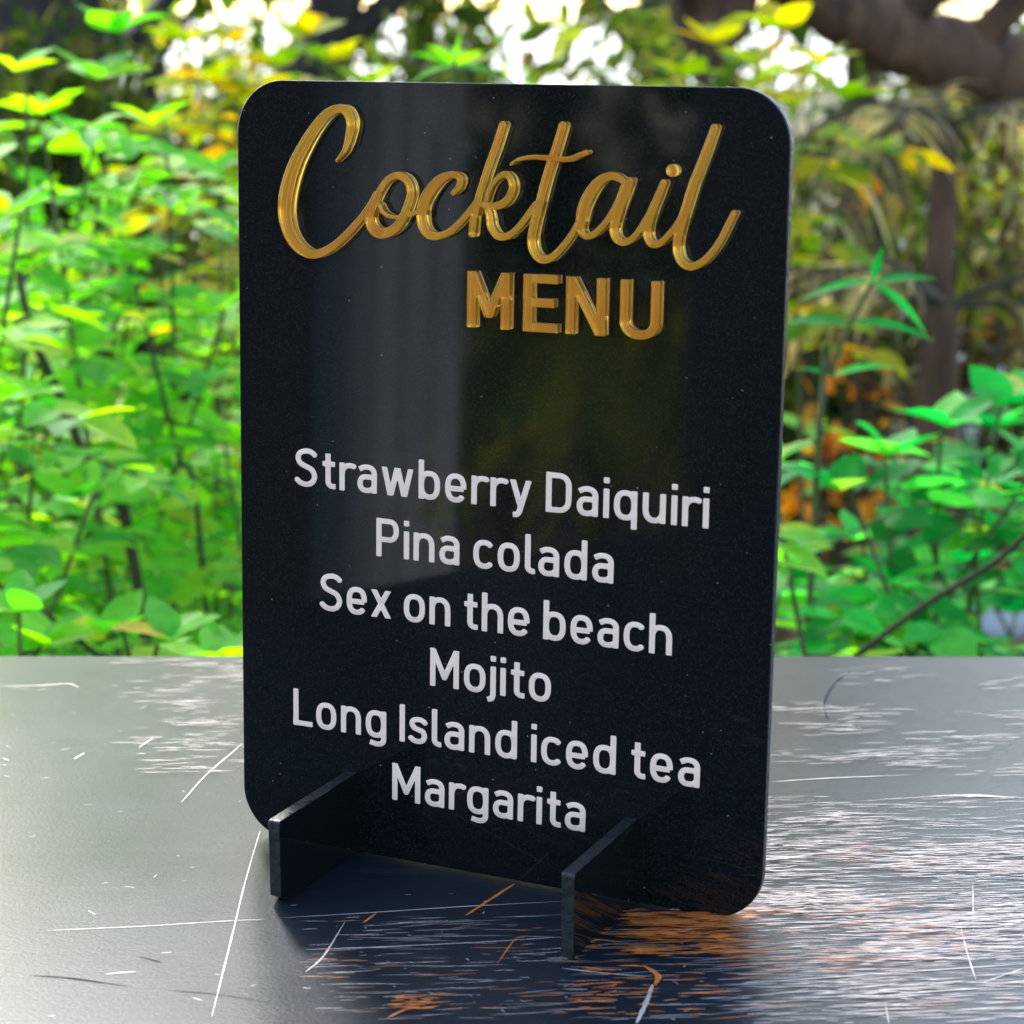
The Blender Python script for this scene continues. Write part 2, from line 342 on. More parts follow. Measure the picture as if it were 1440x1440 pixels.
me.materials.append(M['acrylic_cut'])
for p in me.polygons:
    if abs(p.normal.z) < .5: p.material_index = 1
board = link('board', me, sign); board.matrix_local = BM @ Matrix.Translation((0,0,-TB))
for u in (.2154*S, .7546*S):                               # the feet: upright plates crossing the board
    prof = rounded([(-.16*S, 0), (LF, 0), (LF, HF), (-.16*S, HF)], .0011)
    if u < .06: prof = rounded([(-.16*S, 0), (LF-.0035, 0), (LF, .0022), (LF, HF), (-.16*S, HF)], .0009)
    me = filled([[tuple(p) for p in prof]], TF, .00018, 'foot', M['acrylic'], 2, 5)
    me.materials.append(M['acrylic_cut'])
    for p in me.polygons:
        if abs(p.normal.z) < .5: p.material_index = 1
    o = link('foot', me, sign); MM = Matrix((NH, Vector((0,0,1)), -E1)).transposed().to_4x4()
    MM.translation = E1*(u+TF)+Vector((0,0,-ORG.z)); o.matrix_local = MM

# ---- lettering: strokes -> distance field -> outlines -> solid letters
def seg_d(X, Y, a, b, ra, rb_, flat0=False, flat1=False):
    dx, dy = b[0]-a[0], b[1]-a[1]; L2 = dx*dx+dy*dy+1e-12
    t_ = np.clip(((X-a[0])*dx+(Y-a[1])*dy)/L2, 0, 1)
    d = np.hypot(X-a[0]-t_*dx, Y-a[1]-t_*dy)-(ra+(rb_-ra)*t_); L = math.sqrt(L2)
    if flat0: d = np.maximum(d, -((X-a[0])*dx+(Y-a[1])*dy)/L)
    if flat1: d = np.maximum(d, ((X-b[0])*dx+(Y-b[1])*dy)/L)
    return d
def outlines(fn, x0, x1, y0, y1, cell):
    xs_ = np.arange(x0, x1+cell, cell); ys_ = np.arange(y0, y1+cell, cell); X, Y = np.meshgrid(xs_, ys_); D = fn(X, Y)+1e-9
    ins = D < 0; code = ins[:-1,:-1]*1+ins[:-1,1:]*2+ins[1:,1:]*4+ins[1:,:-1]*8
    T = {1:[(3,0)],2:[(0,1)],3:[(3,1)],4:[(1,2)],5:[(3,2),(1,0)],6:[(0,2)],7:[(3,2)],8:[(2,3)],9:[(2,0)],10:[(0,3),(2,1)],11:[(2,1)],12:[(1,3)],13:[(1,0)],14:[(0,3)]}
    nxt = {}; pos = {}
    def ek(j, i, e):
        if e == 0: k, p, q = (j, i, 0), (j, i), (j, i+1)
        elif e == 2: k, p, q = (j+1, i, 0), (j+1, i), (j+1, i+1)
        elif e == 3: k, p, q = (j, i, 1), (j, i), (j+1, i)
        else: k, p, q = (j, i+1, 1), (j, i+1), (j+1, i+1)
        if k not in pos:
            a, b_ = D[p], D[q]; s_ = a/(a-b_)
            pos[k] = (xs_[p[1]]+(xs_[q[1]]-xs_[p[1]])*s_, ys_[p[0]]+(ys_[q[0]]-ys_[p[0]])*s_)
        return k
    for j, i in zip(*np.nonzero((code > 0) & (code < 15))):
        for a, b_ in T[int(code[j, i])]: nxt[ek(j, i, a)] = ek(j, i, b_)
    loops = []; seen = set()
    for k in list(nxt):
        if k in seen: continue
        lp = []; c = k
        while c not in seen and c in nxt: seen.add(c); lp.append(pos[c]); c = nxt[c]
        # drop points that add nothing
        o_ = []
        for i, p in enumerate(lp):
            if not o_ or math.hypot(p[0]-o_[-1][0], p[1]-o_[-1][1]) > cell*.45: o_.append(p)
        ar = abs(sum(o_[i-1][0]*o_[i][1]-o_[i][0]*o_[i-1][1] for i in range(len(o_))))/2
        if len(o_) > 5 and ar > 14*cell*cell: loops.append(o_)
    return loops
H_ = .0725
def se(cx, cy, rx, ry, a0, a1, e=2.4, n=20):
    out = []
    for k in range(n+1):
        a = R(a0+(a1-a0)*k/n); c, s_ = math.cos(a), math.sin(a)
        out.append((cx+rx*math.copysign(abs(c)**(2/e), c), cy+ry*math.copysign(abs(s_)**(2/e), s_)))
    return out
X_ = .725
def bowl(w_=.55): return se(w_/2, X_/2, w_/2-H_, X_/2-H_+.012, 0, 360, 2.5, 32)
def st(x, a, b_): return [(x, a), (x, b_)]
def n_arch(w_): return se(w_/2, .40, w_/2-H_, X_-.40-H_+.012, 180, 0, 2.3)+[(w_-H_, 0)]
GL = {
 'o': (.55, [bowl()]), 'c': (.49, [se(.275, X_/2, .275-H_, X_/2-H_+.012, 42, 318, 2.5, 28)]),
 'e': (.54, [se(.27, X_/2, .27-H_, X_/2-H_+.012, 0, 322, 2.5, 30), [(H_, .345), (.54-H_, .345)], [(.54-H_, .345), (.54-H_, .40)]]),
 'a': (.51, [[(.055, .60)]+se(.25, .48, .19, .19, 125, 0, 2.4)+[(.51-H_, 0)], [(.51-H_, .415), (.22, .415)]+se(.22, .24, .148, .175, 90, 270, 2.2)+[(.30, .068), (.39, .10), (.51-H_, .17)]]),
 'n': (.54, [st(H_, 0, X_), n_arch(.54)]), 'h': (.54, [st(H_, 0, 1), n_arch(.54)]),
 'r': (.38, [st(H_, 0, X_), se(.285, .40, .285-H_, X_-.40-H_+.012, 180, 62, 2.3)]),
 'u': (.54, [st(.54-H_, 0, X_), [(H_, X_)]+[(.54-x, X_-y) for x, y in se(.27, .40, .27-H_, X_-.40-H_+.012, 0, 180, 2.3)[::-1]][::-1]]),
 'b': (.55, [st(H_, 0, 1), bowl()]), 'd': (.55, [st(.55-H_, 0, 1), bowl()]), 'q': (.55, [st(.55-H_, -.215, X_), bowl()]),
 'g': (.55, [st(.55-H_, .0, X_), bowl(), [(.55-H_, .3), (.55-H_, -.02)]+se(.30, -.02, .30-.05-H_, .15, 0, -100, 2.4)+[(.12, -.135)]]),
 'i': (.145, [st(H_, 0, X_), st(H_, .855, 1.0)]), 'j': (.145, [[(H_, X_), (H_, -.02), (H_-.03, -.11), (H_-.14, -.145)], st(H_, .855, 1.0)]),
 'l': (.25, [[(H_, 1), (H_, .2)]+se(.20, .2, .20-H_, .2-H_, 180, 265, 2.2)+[(.25, H_+.003)]]), 'I': (.145, [st(H_, 0, 1)]),
 't': (.36, [[(.165, .92), (.165, .2)]+se(.295, .2, .13, .2-H_, 180, 265, 2.2)+[(.36, H_+.003)], [(.02, X_-H_), (.345, X_-H_)]]),
 's': (.47, [crom([(.425,.575),(.35,.635),(.24,.655),(.12,.62),(.08,.53),(.13,.43),(.24,.385),(.36,.34),(.40,.21),(.35,.105),(.235,.068),(.12,.09),(.035,.155)], 5)]),
 'S': (.60, [crom([(.545,.83),(.44,.915),(.31,.935),(.15,.88),(.09,.745),(.15,.605),(.30,.53),(.45,.455),(.525,.29),(.46,.125),(.31,.063),(.15,.095),(.045,.185)], 5)]),
 'P': (.59, [st(H_, 0, 1), [(H_, 1-H_), (.34, 1-H_)]+se(.34, .69, .25-H_, .31-H_, 90, -90, 2.2)+[(H_, .69-.31+H_)]]),
 'D': (.62, [st(H_, 0, 1), [(H_, 1-H_), (.30, 1-H_)]+se(.30, .66, .32-H_, .34-H_, 90, 0, 2.3)+se(.30, .34, .32-H_, .34-H_, 0, -90, 2.3)+[(H_, H_)]]),
 'L': (.52, [st(H_, 0, 1), [(0, H_), (.52, H_)]]),
 'M': (.74, [st(H_, 0, 1), st(.74-H_, 0, 1), ('clip', [(.03, 1.08), (.37, .25)], .25-.06, 1), ('clip', [(.71, 1.08), (.37, .25)], .25-.06, 1)]),
 'w': (.82, [('clip', [(.05, .83), (.235, -.02)], 0, X_), ('clip', [(.235, -.02), (.41, .75)], 0, X_), ('clip', [(.41, .75), (.585, -.02)], 0, X_), ('clip', [(.585, -.02), (.77, .83)], 0, X_)]),
 'y': (.54, [('clip', [(.045, .83), (.275, .06)], .02, X_), ('clip', [(.495, .83), (.245, -.07)], -.06, X_), [(.27, .02), (.235, -.09), (.19, -.145), (.09, -.15)]]),
 'x': (.52, [('clip', [(.035, .80), (.485, -.075)], 0, X_), ('clip', [(.485, .80), (.035, -.075)], 0, X_)]),
 'E': (.56, [st(H_, 0, 1), [(0, 1-H_), (.56, 1-H_)], [(0, .51), (.50, .51)], [(0, H_), (.56, H_)]]),
 'N': (.68, [st(H_, 0, 1), st(.68-H_, 0, 1), ('clip', [(.04, 1.06), (.64, -.06)], 0, 1)]),
 'U': (.68, [[(H_, 1), (H_, .3)]+se(.34, .3, .34-H_, .3-H_+.01, 180, 360, 2.2)+[(.68-H_, 1)]]),
}
def glyph_fn(ch, hw):
    def fn(X, Y):
        D = np.full(X.shape, 9.0)
        for s_ in GL[ch][1]:
            if isinstance(s_[0], str):
                d = seg_d(X, Y, s_[1][0], s_[1][1], hw, hw); d = np.maximum(d, np.maximum(s_[2]-Y, Y-s_[3]))
            else:
                d = np.full(X.shape, 9.0); n = len(s_)-1; closed = math.hypot(s_[0][0]-s_[-1][0], s_[0][1]-s_[-1][1]) < 1e-4
                for i in range(n): d = np.minimum(d, seg_d(X, Y, s_[i], s_[i+1], hw, hw, i == 0 and not closed, i == n-1 and not closed))
            D = np.minimum(D, d)
        return D
    return fn
cache = {}
def glyph(ch, cap, sx, hw=.0675, depth=.0002, bev=.00004, m='rose', cell=.021):
    k = (ch, m)
    if k not in cache:
        W = GL[ch][0]; L = outlines(glyph_fn(ch, hw), -.19, W+.15, -.30, 1.12, cell)
        cache[k] = filled([[(x*cap*sx, y*cap) for x, y in lp] for lp in L], depth, bev, 'letter', M[m], 1)
    return cache[k]
def put(name, me, u, v, n, parent=sign, base=None):
    o = link(name, me, parent); MM = BM.copy(); MM.translation = E1*u+E2*v+NB*n
    if base: MM.translation -= base
    o.matrix_local = MM; return o
LINES = [('Strawberry Daiquiri', .1125, .8870, .6588), ('Pina colada', .2758, .7243, .5490), ('Sex on the beach', .1625, .8306, .4392),
         ('Mojito', .3828, .6150, .3294), ('Long Island iced tea', .1070, .8872, .2196), ('Margarita', .3092, .6834, .1098)]
CAP = .0682*S
for txt, u0, u1, v in LINES:
    gap, space, sx = .095, .31, 1.12
    KE = {'r': -.02, 't': -.01, 'l': -.03, 'L': -.02}
    adv = []; x = 0
    for i, ch in enumerate(txt):
        if ch == ' ': x += space-gap; continue
        adv.append((ch, x)); x += GL[ch][0]+gap+KE.get(ch, 0)
    tot = adv[-1][1]+GL[adv[-1][0]][0]; k = (u1-u0)*S/(tot*CAP)
    base = E1*(u0*S)+E2*(v*S)
    line = empty('menu_line', base); line.parent = sign; line['label'] = 'rose coloured line reading "%s"' % txt
    for ch, x in adv:
        o = put('letter', glyph(ch, CAP, sx), u0*S+x*CAP*k, v*S, .00002, line, base)
TL = .0030                                                  # heading letters are 3 mm acrylic
def heading(name, loops, parent, scale=1.0, ox=0, oy=0):
    back = filled(loops, .0003, .00004, name, M['gold'], 1, 30, .00005); face = filled(loops, TL-.0003-.00002, .00036, name+'_face', M['amber'], 3, 30)
    o = put(name, back, ox, oy, .00002, parent); f = link('clear_face', face, o); f.location = (0, 0, .00034); return o
K = {'C': [(0.2067,1.2276,.0021),(0.2227,1.2461,.0048),(0.2311,1.2693,.0068),(0.2349,1.2922,.0082),(0.2265,1.31,.0082),(0.2113,1.3146,.0068),(0.1885,1.306,.0076),(0.1654,1.2825,.009),(0.144,1.2523,.0105),(0.1264,1.222,.0119),(0.1137,1.19,.013),(0.1065,1.1596,.0134),(0.1063,1.1293,.0127),(0.114,1.1027,.0113),(0.1296,1.0815,.0099),(0.153,1.069,.0077),(0.1763,1.0718,.007),(0.2034,1.0864,.0063),(0.2303,1.1093,.0059),(0.257,1.1369,.0055),(0.274,1.1606,.0048),(0.2815,1.1757,.0041)],
 'o': [(0.2872,1.1765,.0054),(0.303,1.1979,.0054),(0.3237,1.2069,.006),(0.3417,1.1992,.0067),(0.3491,1.1814,.007),(0.3445,1.1619,.007),(0.3351,1.1407,.0071),(0.3225,1.1226,.0074),(0.3066,1.1124,.0081),(0.289,1.11,.0088),(0.2755,1.1187,.0089),(0.2706,1.1339,.0082),(0.276,1.1538,.0068),(0.2872,1.1765,.0054)],
 'oc': [(0.2888,1.157,.0041),(0.2975,1.144,.0037),(0.3113,1.1383,.0034),(0.3272,1.1381,.0034),(0.3446,1.1424,.0034),(0.3666,1.1502,.004)],
 'c': [(0.4272,1.1814,.0039),(0.4373,1.1913,.0052),(0.4409,1.2037,.0056),(0.4331,1.2103,.0052),(0.4192,1.2104,.0059),(0.4006,1.2011,.0079),(0.3836,1.1826,.0093),(0.3722,1.1629,.0096),(0.3692,1.1434,.0093),(0.3725,1.1241,.0087),(0.3842,1.1112,.0073),(0.4015,1.11,.006),(0.4201,1.1169,.0053),(0.4355,1.1294,.0053),(0.4524,1.1466,.0052),(0.4675,1.165,.0046),(.4750,1.178,.0044)],
 'k': [(0.5165,1.2938,.0064),(0.5058,1.2626,.0064),(0.4941,1.2326,.0064),(0.4824,1.1996,.0065),(0.4736,1.172,.0065),(0.4657,1.1416,.0065),(0.4635,1.1168,.0065)],
 'kl': [(0.4884,1.1704,.0032),(0.4971,1.1949,.0039),(0.5097,1.2091,.0045),(0.5212,1.2152,.0051),(0.5315,1.2087,.0058),(0.5356,1.1951,.0061),(0.5307,1.18,.0064),(0.5194,1.1681,.0064),(0.5053,1.1629,.0058),(0.4924,1.1625,.0052),(.478,1.165,.004)],
 'kg': [(0.4898,1.1624,.0052),(0.4952,1.1452,.0065),(0.498,1.1291,.0068),(0.5099,1.1145,.0061),(0.5279,1.1153,.0055),(0.5456,1.1287,.0051),(0.5607,1.1466,.0051),(0.5768,1.169,.0044)],
 't': [(0.6226,1.2953,.0065),(0.6129,1.2638,.0066),(0.6022,1.2332,.0069),(0.5916,1.1989,.0069),(0.5829,1.1645,.007),(0.5758,1.1369,.0073),(0.5717,1.1127,.0076),(0.5759,1.0922,.0073),(0.5894,1.0801,.0064),(0.6071,1.084,.0057),(0.6256,1.1013,.0053),(0.642,1.1225,.005),(0.6538,1.1434,.0044)],
 'tb': [(0.5324,1.2316,.0022),(0.5476,1.24,.0032),(0.5741,1.2441,.0038),(0.6044,1.2427,.0041),(0.6338,1.2424,.0044),(0.6516,1.2485,.0043),(0.6651,1.2545,.0037)],
 'a': [(0.743,1.2116,.0043),(0.734,1.2087,.0043),(0.7229,1.215,.0055),(0.7082,1.2179,.0061),(0.69,1.2106,.0074),(0.6739,1.1915,.009),(0.6622,1.1675,.0093),(0.6576,1.1436,.0081),(0.6594,1.1284,.0062),(0.6681,1.1209,.005),(0.6828,1.126,.005),(0.6991,1.1419,.0049),(0.7133,1.1627,.0049),(0.7237,1.1832,.0049),(0.7305,1.2035,.0043)],
 'as': [(0.7412,1.2116,.0055),(0.7354,1.197,.0067),(0.7268,1.1766,.0073),(0.72,1.1562,.0074),(0.7158,1.1358,.0074),(0.7198,1.1208,.0068),(0.7321,1.1139,.0055),(0.7473,1.1203,.0049),(0.7596,1.1343,.0049),(0.7735,1.1583,.0042)],
 'i': [(0.7982,1.2101,.0054),(0.7899,1.1889,.006),(0.7798,1.1652,.0066),(0.7738,1.1449,.007),(0.7737,1.1265,.007),(0.7809,1.1143,.0061),(0.7939,1.1149,.0051),(0.8086,1.1279,.0048),(0.8224,1.1452,.0048),(0.8332,1.1639,.0042)],
 'l': [(0.8803,1.2976,.0058),(0.8698,1.2671,.0065),(0.8585,1.2373,.0068),(0.8471,1.2074,.0071),(0.8375,1.174,.0071),(0.8295,1.1471,.0072),(0.8249,1.1236,.0072),(0.8255,1.1036,.0072),(0.8332,1.0873,.0066),(0.8488,1.0807,.006),(0.867,1.0889,.0056),(0.8841,1.1063,.0053),(0.8975,1.1268,.005),(0.9089,1.1504,.005),(0.917,1.1671,.0047)]}
def script_fn(keys):
    segs = []
    for k in keys:
        P = crom(K[k], 5); segs += [(P[i], P[i+1]) for i in range(len(P)-1)]
    def fn(X, Y):
        D = np.full(X.shape, 9.0)
        for a, b_ in segs:
            m_ = .03; i0 = np.searchsorted(X[0], min(a[0], b_[0])-m_); i1 = np.searchsorted(X[0], max(a[0], b_[0])+m_)
            j0 = np.searchsorted(Y[:,0], min(a[1], b_[1])-m_); j1 = np.searchsorted(Y[:,0], max(a[1], b_[1])+m_)
            sl = (slice(j0, j1), slice(i0, i1)); D[sl] = np.minimum(D[sl], seg_d(X[sl], Y[sl], a[:2], b_[:2], a[2]*1.04, b_[2]*1.04))
        return D
    return fn
sl = lambda L: [[(x*S, y*S) for x, y in lp] for lp in L]
o = heading('script_word', sl(outlines(script_fn(list(K)), .07, .95, 1.04, 1.34, .0014)), sign); o['label'] = 'gold script lettering reading "Cocktail"'
dot = [[((.8120+.0098*math.cos(a))*S, (1.2298+.0098*math.sin(a))*S) for a in np.linspace(0, 2*math.pi, 33)[:-1]]]
heading('letter_dot', dot, sign)
CM = .0936*S
for ch, u0, u1 in (('M', .4561, .5330), ('E', .5585, .6200), ('N', .6350, .7035), ('U', .7300, .7975)):
    W = GL[ch][0]; L = outlines(glyph_fn(ch, .0775), -.05, W+.05, -.06, 1.06, .015); k = (u1-u0)*S/W
    o = heading('heading_letter', [[(x*k, y*CM) for x, y in lp] for lp in L], sign, 1, u0*S, .9612*S); o['label'] = 'gold capital letter %s' % ch

# ------------------------------------------------------------------ leaves
def leaf_mesh(name, m, wd=.45, droop=.18, fold=.10, tip=.0, n=7, wav=.0):
    v = []; f = []
    for i in range(n+1):
        s_ = i/n; x = s_; ww = wd*.5*(math.sin(math.pi*s_**.80))**(.85+tip)*(1+wav*math.sin(9*s_)); z = -droop*s_*s_
        if i in (0, n): ww = max(ww, .006)
        v += [(x, -ww, z+fold*ww*2), (x, -ww*.5, z+fold*ww*1.1), (x, 0, z), (x, ww*.5, z+fold*ww*1.1), (x, ww, z+fold*ww*2)]
    for i in range(n):
        for k in range(4): f.append((i*5+k, i*5+k+1, (i+1)*5+k+1, (i+1)*5+k))
    me = bpy.data.meshes.new(name); me.from_pydata(v, [], f); me.materials.append(m); me.shade_smooth(); return me
LV = {}
for c in ('silver', 'orange_tint', 'lime', 'emerald', 'yellow', 'olive', 'dry'):
    LV[c] = [leaf_mesh('leaf', M[c], .60, .10, .10), leaf_mesh('leaf', M[c], .52, .22, .16, wav=.05), leaf_mesh('leaf', M[c], .66, .02, .06)]
    LV[c+'_long'] = [leaf_mesh('leaf', M[c], .20, .35, .15, .2), leaf_mesh('leaf', M[c], .24, .20, .10, .2)]
def frame(d, up):
    d = d.normalized(); y = up.cross(d)
    if y.length < 1e-4: y = d.orthogonal()
    y.normalize(); z = d.cross(y); return Matrix((d, y, z)).transposed().to_4x4()
class Leaves:                        # the first 300 become objects, the rest one mesh
    def __init__(s, root, col, cap=300): s.root = root; s.col = col; s.it = []; s.cap = cap
    def add(s, p, d, L, up=None):
        up = up or Vector((random.gauss(0, .28), random.gauss(0, .28), 1)); s.it.append((Vector(p), Vector(d), L, up))
    def finish(s):
        it = s.it; random.shuffle(it)
        it.sort(key=lambda q: (q[0].y, ))
        for p, d, L, up in it[:s.cap]:
            o = link('leaf', random.choice(LV[s.col]), s.root); MM = frame(d, up) @ Matrix.Scale(L, 4); MM.translation = p-s.root.location; o.matrix_local = MM
        rest = it[s.cap:]
        if rest: leaf_stuff(rest, s.root, s.col)
def leaf_stuff(rest, root, col):
    src = LV[col][0]; co = np.array([tuple(v.co) for v in src.vertices])[[0,2,4]+[i*5+k for i in (2,4,6) for k in (0,2,4)]+[35,37,39]] if False else None
    b0 = np.array([(0,0,0),(.28,-.2,.03),(.3,0,-.01),(.28,.2,.03),(.65,-.19,0),(.68,0,-.06),(.65,.19,0),(1,0,-.14)])
    fc = [(0,1,2),(0,2,3),(1,4,5,2),(2,5,6,3),(4,7,5),(5,7,6)]
    if 'long' in col: b0 = b0*np.array([1,.5,1.4])
    v = []; f = []
    for p, d, L, up in rest:
        MM = np.array(frame(d, up).to_3x3()); q = (b0*L) @ MM.T+np.array(p-root.location); n = len(v); v.extend(map(tuple, q)); f.extend(tuple(i+n for i in a) for a in fc)
    me = bpy.data.meshes.new('foliage'); me.from_pydata(v, [], f); me.materials.append(M[col.replace('_long', '')+'_many']); me.shade_smooth()
    o = link('foliage', me, root); o['kind'] = 'stuff'; return o
def stem_path(base, top, bend=.06, n=9):
    base, top = Vector(base), Vector(top); off_ = Vector((random.gauss(0, bend), random.gauss(0, bend), 0)); ph = random.uniform(0, 6)
    out = []
    for i in range(n+1):
        s_ = i/n; out.append(base.lerp(top, s_)+off_*math.sin(math.pi*s_)+Vector((math.sin(ph+7*s_), math.cos(ph+5*s_), 0))*bend*.12*s_)
    return out
def compound(mb, lv, p, d, L, pairs, ll):
    d = Vector(d).normalized(); pts = [p+d*L*s_+Vector((0,0,-.25*L*s_*s_)) for s_ in (0, .33, .66, 1)]
    mb.tube(pts, [.0011, .0009, .0008, .0005], 4, False)
    for k in range(pairs):
        s_ = .22+.74*k/max(1, pairs-1); q = p+d*L*s_+Vector((0,0,-.25*L*s_*s_)); side = d.cross(Vector((0,0,1))).normalized()
        for sg in (-1, 1):
            dd = side*sg+d*.45+Vector((0,0,random.uniform(-.35, .1))); lv.add(q, dd, ll*random.uniform(.75, 1.15)*(1-.25*abs(s_-.45)))
    lv.add(pts[-1], d+Vector((0,0,-.4)), ll*1.05)
def shrub(label, base, tops, col, ll=.033, step=.045, pairs=4, rl=.11, start=.35, group='leafy shrubs behind the table', stem_m='stem', name='leafy_shrub', cat='shrub', simple=False, cap=300, bend=.06):
    base = Vector((base[0], base[1], terr(base[0], base[1])-.01)); root = empty(name, base); tag(root, label, cat, group)
    mb = MB(); lv = Leaves(root, col, cap)
    for tp in tops:
        tp = Vector(tp); path = stem_path(base+Vector((random.gauss(0, .03), random.gauss(0, .03), 0)), tp, bend, 12)
        ln = sum((path[i+1]-path[i]).length for i in range(len(path)-1))
        rel = [q-base for q in path]; r0 = .0022+.003*ln; mb2 = [r0*(1-.75*i/12) for i in range(13)]
        cur = MB(); cur.tube(rel, mb2, 5); mb.add(cur.v, cur.f)
        n = max(3, int(ln*(1-start)/step)); az = random.uniform(0, 6)
        for k in range(n):
            s_ = start+(1-start)*(k+random.uniform(0, .6))/n; x = min(s_, .999)*12; i = int(x); p = path[i].lerp(path[i+1], x-i); az += 2.4
            d = Vector((math.cos(az), math.sin(az)*.9, random.uniform(.05, .55)))
            loc = MB()
            if simple:
                q = p+d.normalized()*rl*.3; loc.tube([p, q], [.0012, .0007], 4, False); lv.add(q, d+Vector((0,0,-.35)), ll*random.uniform(.7, 1.2))
            else: compound(loc, lv, p, d, rl*random.uniform(.7, 1.15)*(1.1-.4*s_), pairs, ll*(1.05-.25*s_))
            mb.add([Vector(q)-base for q in loc.v], loc.f)
        for k in range(5):                               # a small crown of young leaves at the tip
            a = k*2.4+az; lv.add(tp, (math.cos(a), math.sin(a), .35+.1*k), ll*.75)
    lv.finish(); mb.build('stem', M[stem_m], root); return root
T = lambda L, Y: [at(x, y, Y+random.uniform(-.06, .06)) for x, y in L]

# ------------------------------------------------------------------ plants behind the table
random.seed(21)
shrub('bright green shrub nearest the table on the far left, leaves in flat layers', (-.42, 1.22), T([(-60,330),(10,300),(30,560),(-40,640),(110,700),(70,820),(-90,480)], 1.2), 'lime', .042, .036, 5, .13, .30)
shrub('tall lime green shrub rising left of the sign, top reaching halfway to the trees', (-.36, 1.55), T([(20,100),(60,160),(120,190),(215,175),(180,330),(250,300),(300,440),(90,430),(240,560),(330,620),(130,560)], 1.5), 'lime', .044, .036, 5, .15, .30)
shrub('fine leaved yellow green shrub close to the left edge of the sign', (-.24, 1.75), T([(300,240),(330,330),(280,500),(350,560),(400,300),(250,700),(330,760),(200,800),(420,500)], 1.75), 'lime', .038, .034, 6, .14, .30)
shrub('yellow tinged shrub peeking over the top left corner of the sign', (-.36, 2.3), T([(330,60),(300,110),(380,95),(430,50),(460,85),(260,60),(520,120),(500,200)], 2.3), 'yellow', .06, .05, 3, .11, .55)
shrub('single tall sapling with a pale green star of leaves high on the left', (-.42, 1.65), T([(165,45),(135,110)], 1.65), 'lime', .055, .09, 2, .07, .72, name='sapling')
shrub('broad leaved green shrub low behind the left end of the table', (-.24, 1.02), T([(150,890),(60,905),(240,900),(20,860),(310,930)], 1.0), 'lime', .040, .05, 3, .08, .72, simple=False)
shrub('emerald shrub with large ribbed leaves low on the right beside the sign', (.28, 1.30), T([(1180,690),(1250,640),(1330,600),(1420,570),(1200,760),(1290,720),(1380,690),(1460,650),(1150,830),(1260,820),(1350,790),(1430,760)], 1.28), 'emerald', .047, .038, 3, .11, .60)
shrub('dense dark green shrub at the right edge behind the table', (.46, 1.75), T([(1440,560),(1400,600),(1480,640),(1330,700),(1380,760),(1280,790),(1220,850),(1300,880),(1420,860)], 1.7), 'emerald', .045, .04, 4, .13, .55)
shrub('low bright green shrub touching the right edge of the sign near the table', (.17, 1.18), T([(1120,870),(1100,790),(1160,900),(1090,650),(1230,905),(1330,900)], 1.2), 'lime', .040, .036, 4, .10, .55)
shrub('low green shrub growing behind the middle of the sign', (0, 1.9), T([(560,200),(640,95),(700,300),(800,180),(880,360),(950,260),(620,420),(760,500),(900,520),(1000,480)], 1.9), 'lime', .055, .055, 4, .13, .45)
shrub('yellow green shrub reaching over the top right corner of the sign', (.30, 2.4), T([(1000,60),(1060,90),(1110,150),(960,110),(1090,40),(1150,90),(1190,140)], 2.35), 'yellow', .065, .07, 3, .12, .68)

def sprig(label, pts, whorls, col, L, name='seedling'):
    base = Vector(pts[0]); root = empty(name, base); tag(root, label, 'plant'); mb = MB()
    P = [Vector(p)-base for p in crom([tuple(p) for p in pts], 4)]; mb.tube(P, [.0022-.0010*i/len(P) for i in range(len(P))], 6); mb.build('stem', M['stem'], root)
    for c, dirs in whorls:
        for d, l in dirs:
            o = link('leaf', random.choice(LV[col]), root); dv = Vector(d); MM = frame(dv, Vector((0, -.45, 1))) @ Matrix.Scale(l, 4); MM.translation = Vector(c)-base; o.matrix_local = MM
Y = 1.22; q0, q1, q2 = at(1226, 398, Y), at(1196, 455, Y), at(1168, 530, Y)
sprig('slender seedling with long curved leaves rising right of the sign', [(q2.x-.02, q2.y, terr(q2.x, q2.y)), at(1150, 640, Y), q2, q1, q0],
      [(q0, [((-1,-.1,.05), .040), ((1,-.1,.25), .036), ((.7,-.35,-.35), .040), ((.25,.1,1), .022)]),
       (q1, [((-1,.2,.15), .040), ((1,-.15,.10), .046)]), (q2, [((.9,-.2,.45), .036), ((-.9,-.1,.5), .022)])], 'emerald_long', .04)
Y = 1.5; q0, q1 = at(640, 92, Y), at(640, 120, Y)
sprig('young shoot with drooping leaves showing just above the top edge of the sign', [(q1.x, q1.y, terr(q1.x, q1.y)), at(650, 500, Y), q1, q0],
      [(q0, [((-1,0,-.1), .034), ((1,0,-.05), .034), ((.1,0,1), .022), ((-.4,-.6,.1), .02)])], 'lime_long', .04)

# long arching bare stems crossing the leaves
def cane(label, pts, r):
    P = crom([tuple(p) for p in pts], 6); mb = MB(); mb.tube([Vector(p)-Vector(P[0]) for p in P], [r*(1-.5*i/len(P)) for i in range(len(P))], 7)
    o = mb.build('bare_stem', M['twig']); o.location = P[0]; tag(o, label, 'stem', 'bare stems among the shrubs')
def to_gr(x, y, Y): p = at(x, y, Y); return (p.x, p.y, terr(p.x, p.y)-.01)
cane('dark arching stem crossing the shrub leaves at lower right', [to_gr(850, 1500, 1.2), at(900, 1250, 1.16), at(1020, 1080, 1.14), at(1125, 985, 1.13), at(1210, 918, 1.12), at(1310, 845, 1.1), at(1400, 790, 1.08), at(1470, 725, 1.05)], .0028)
cane('dark thin stem slanting down through the leftmost shrub', [to_gr(520, 1500, 1.2), at(400, 1150, 1.16), at(215, 985, 1.14), at(130, 915, 1.12), at(60, 860, 1.1), at(-20, 812, 1.08)], .0025)
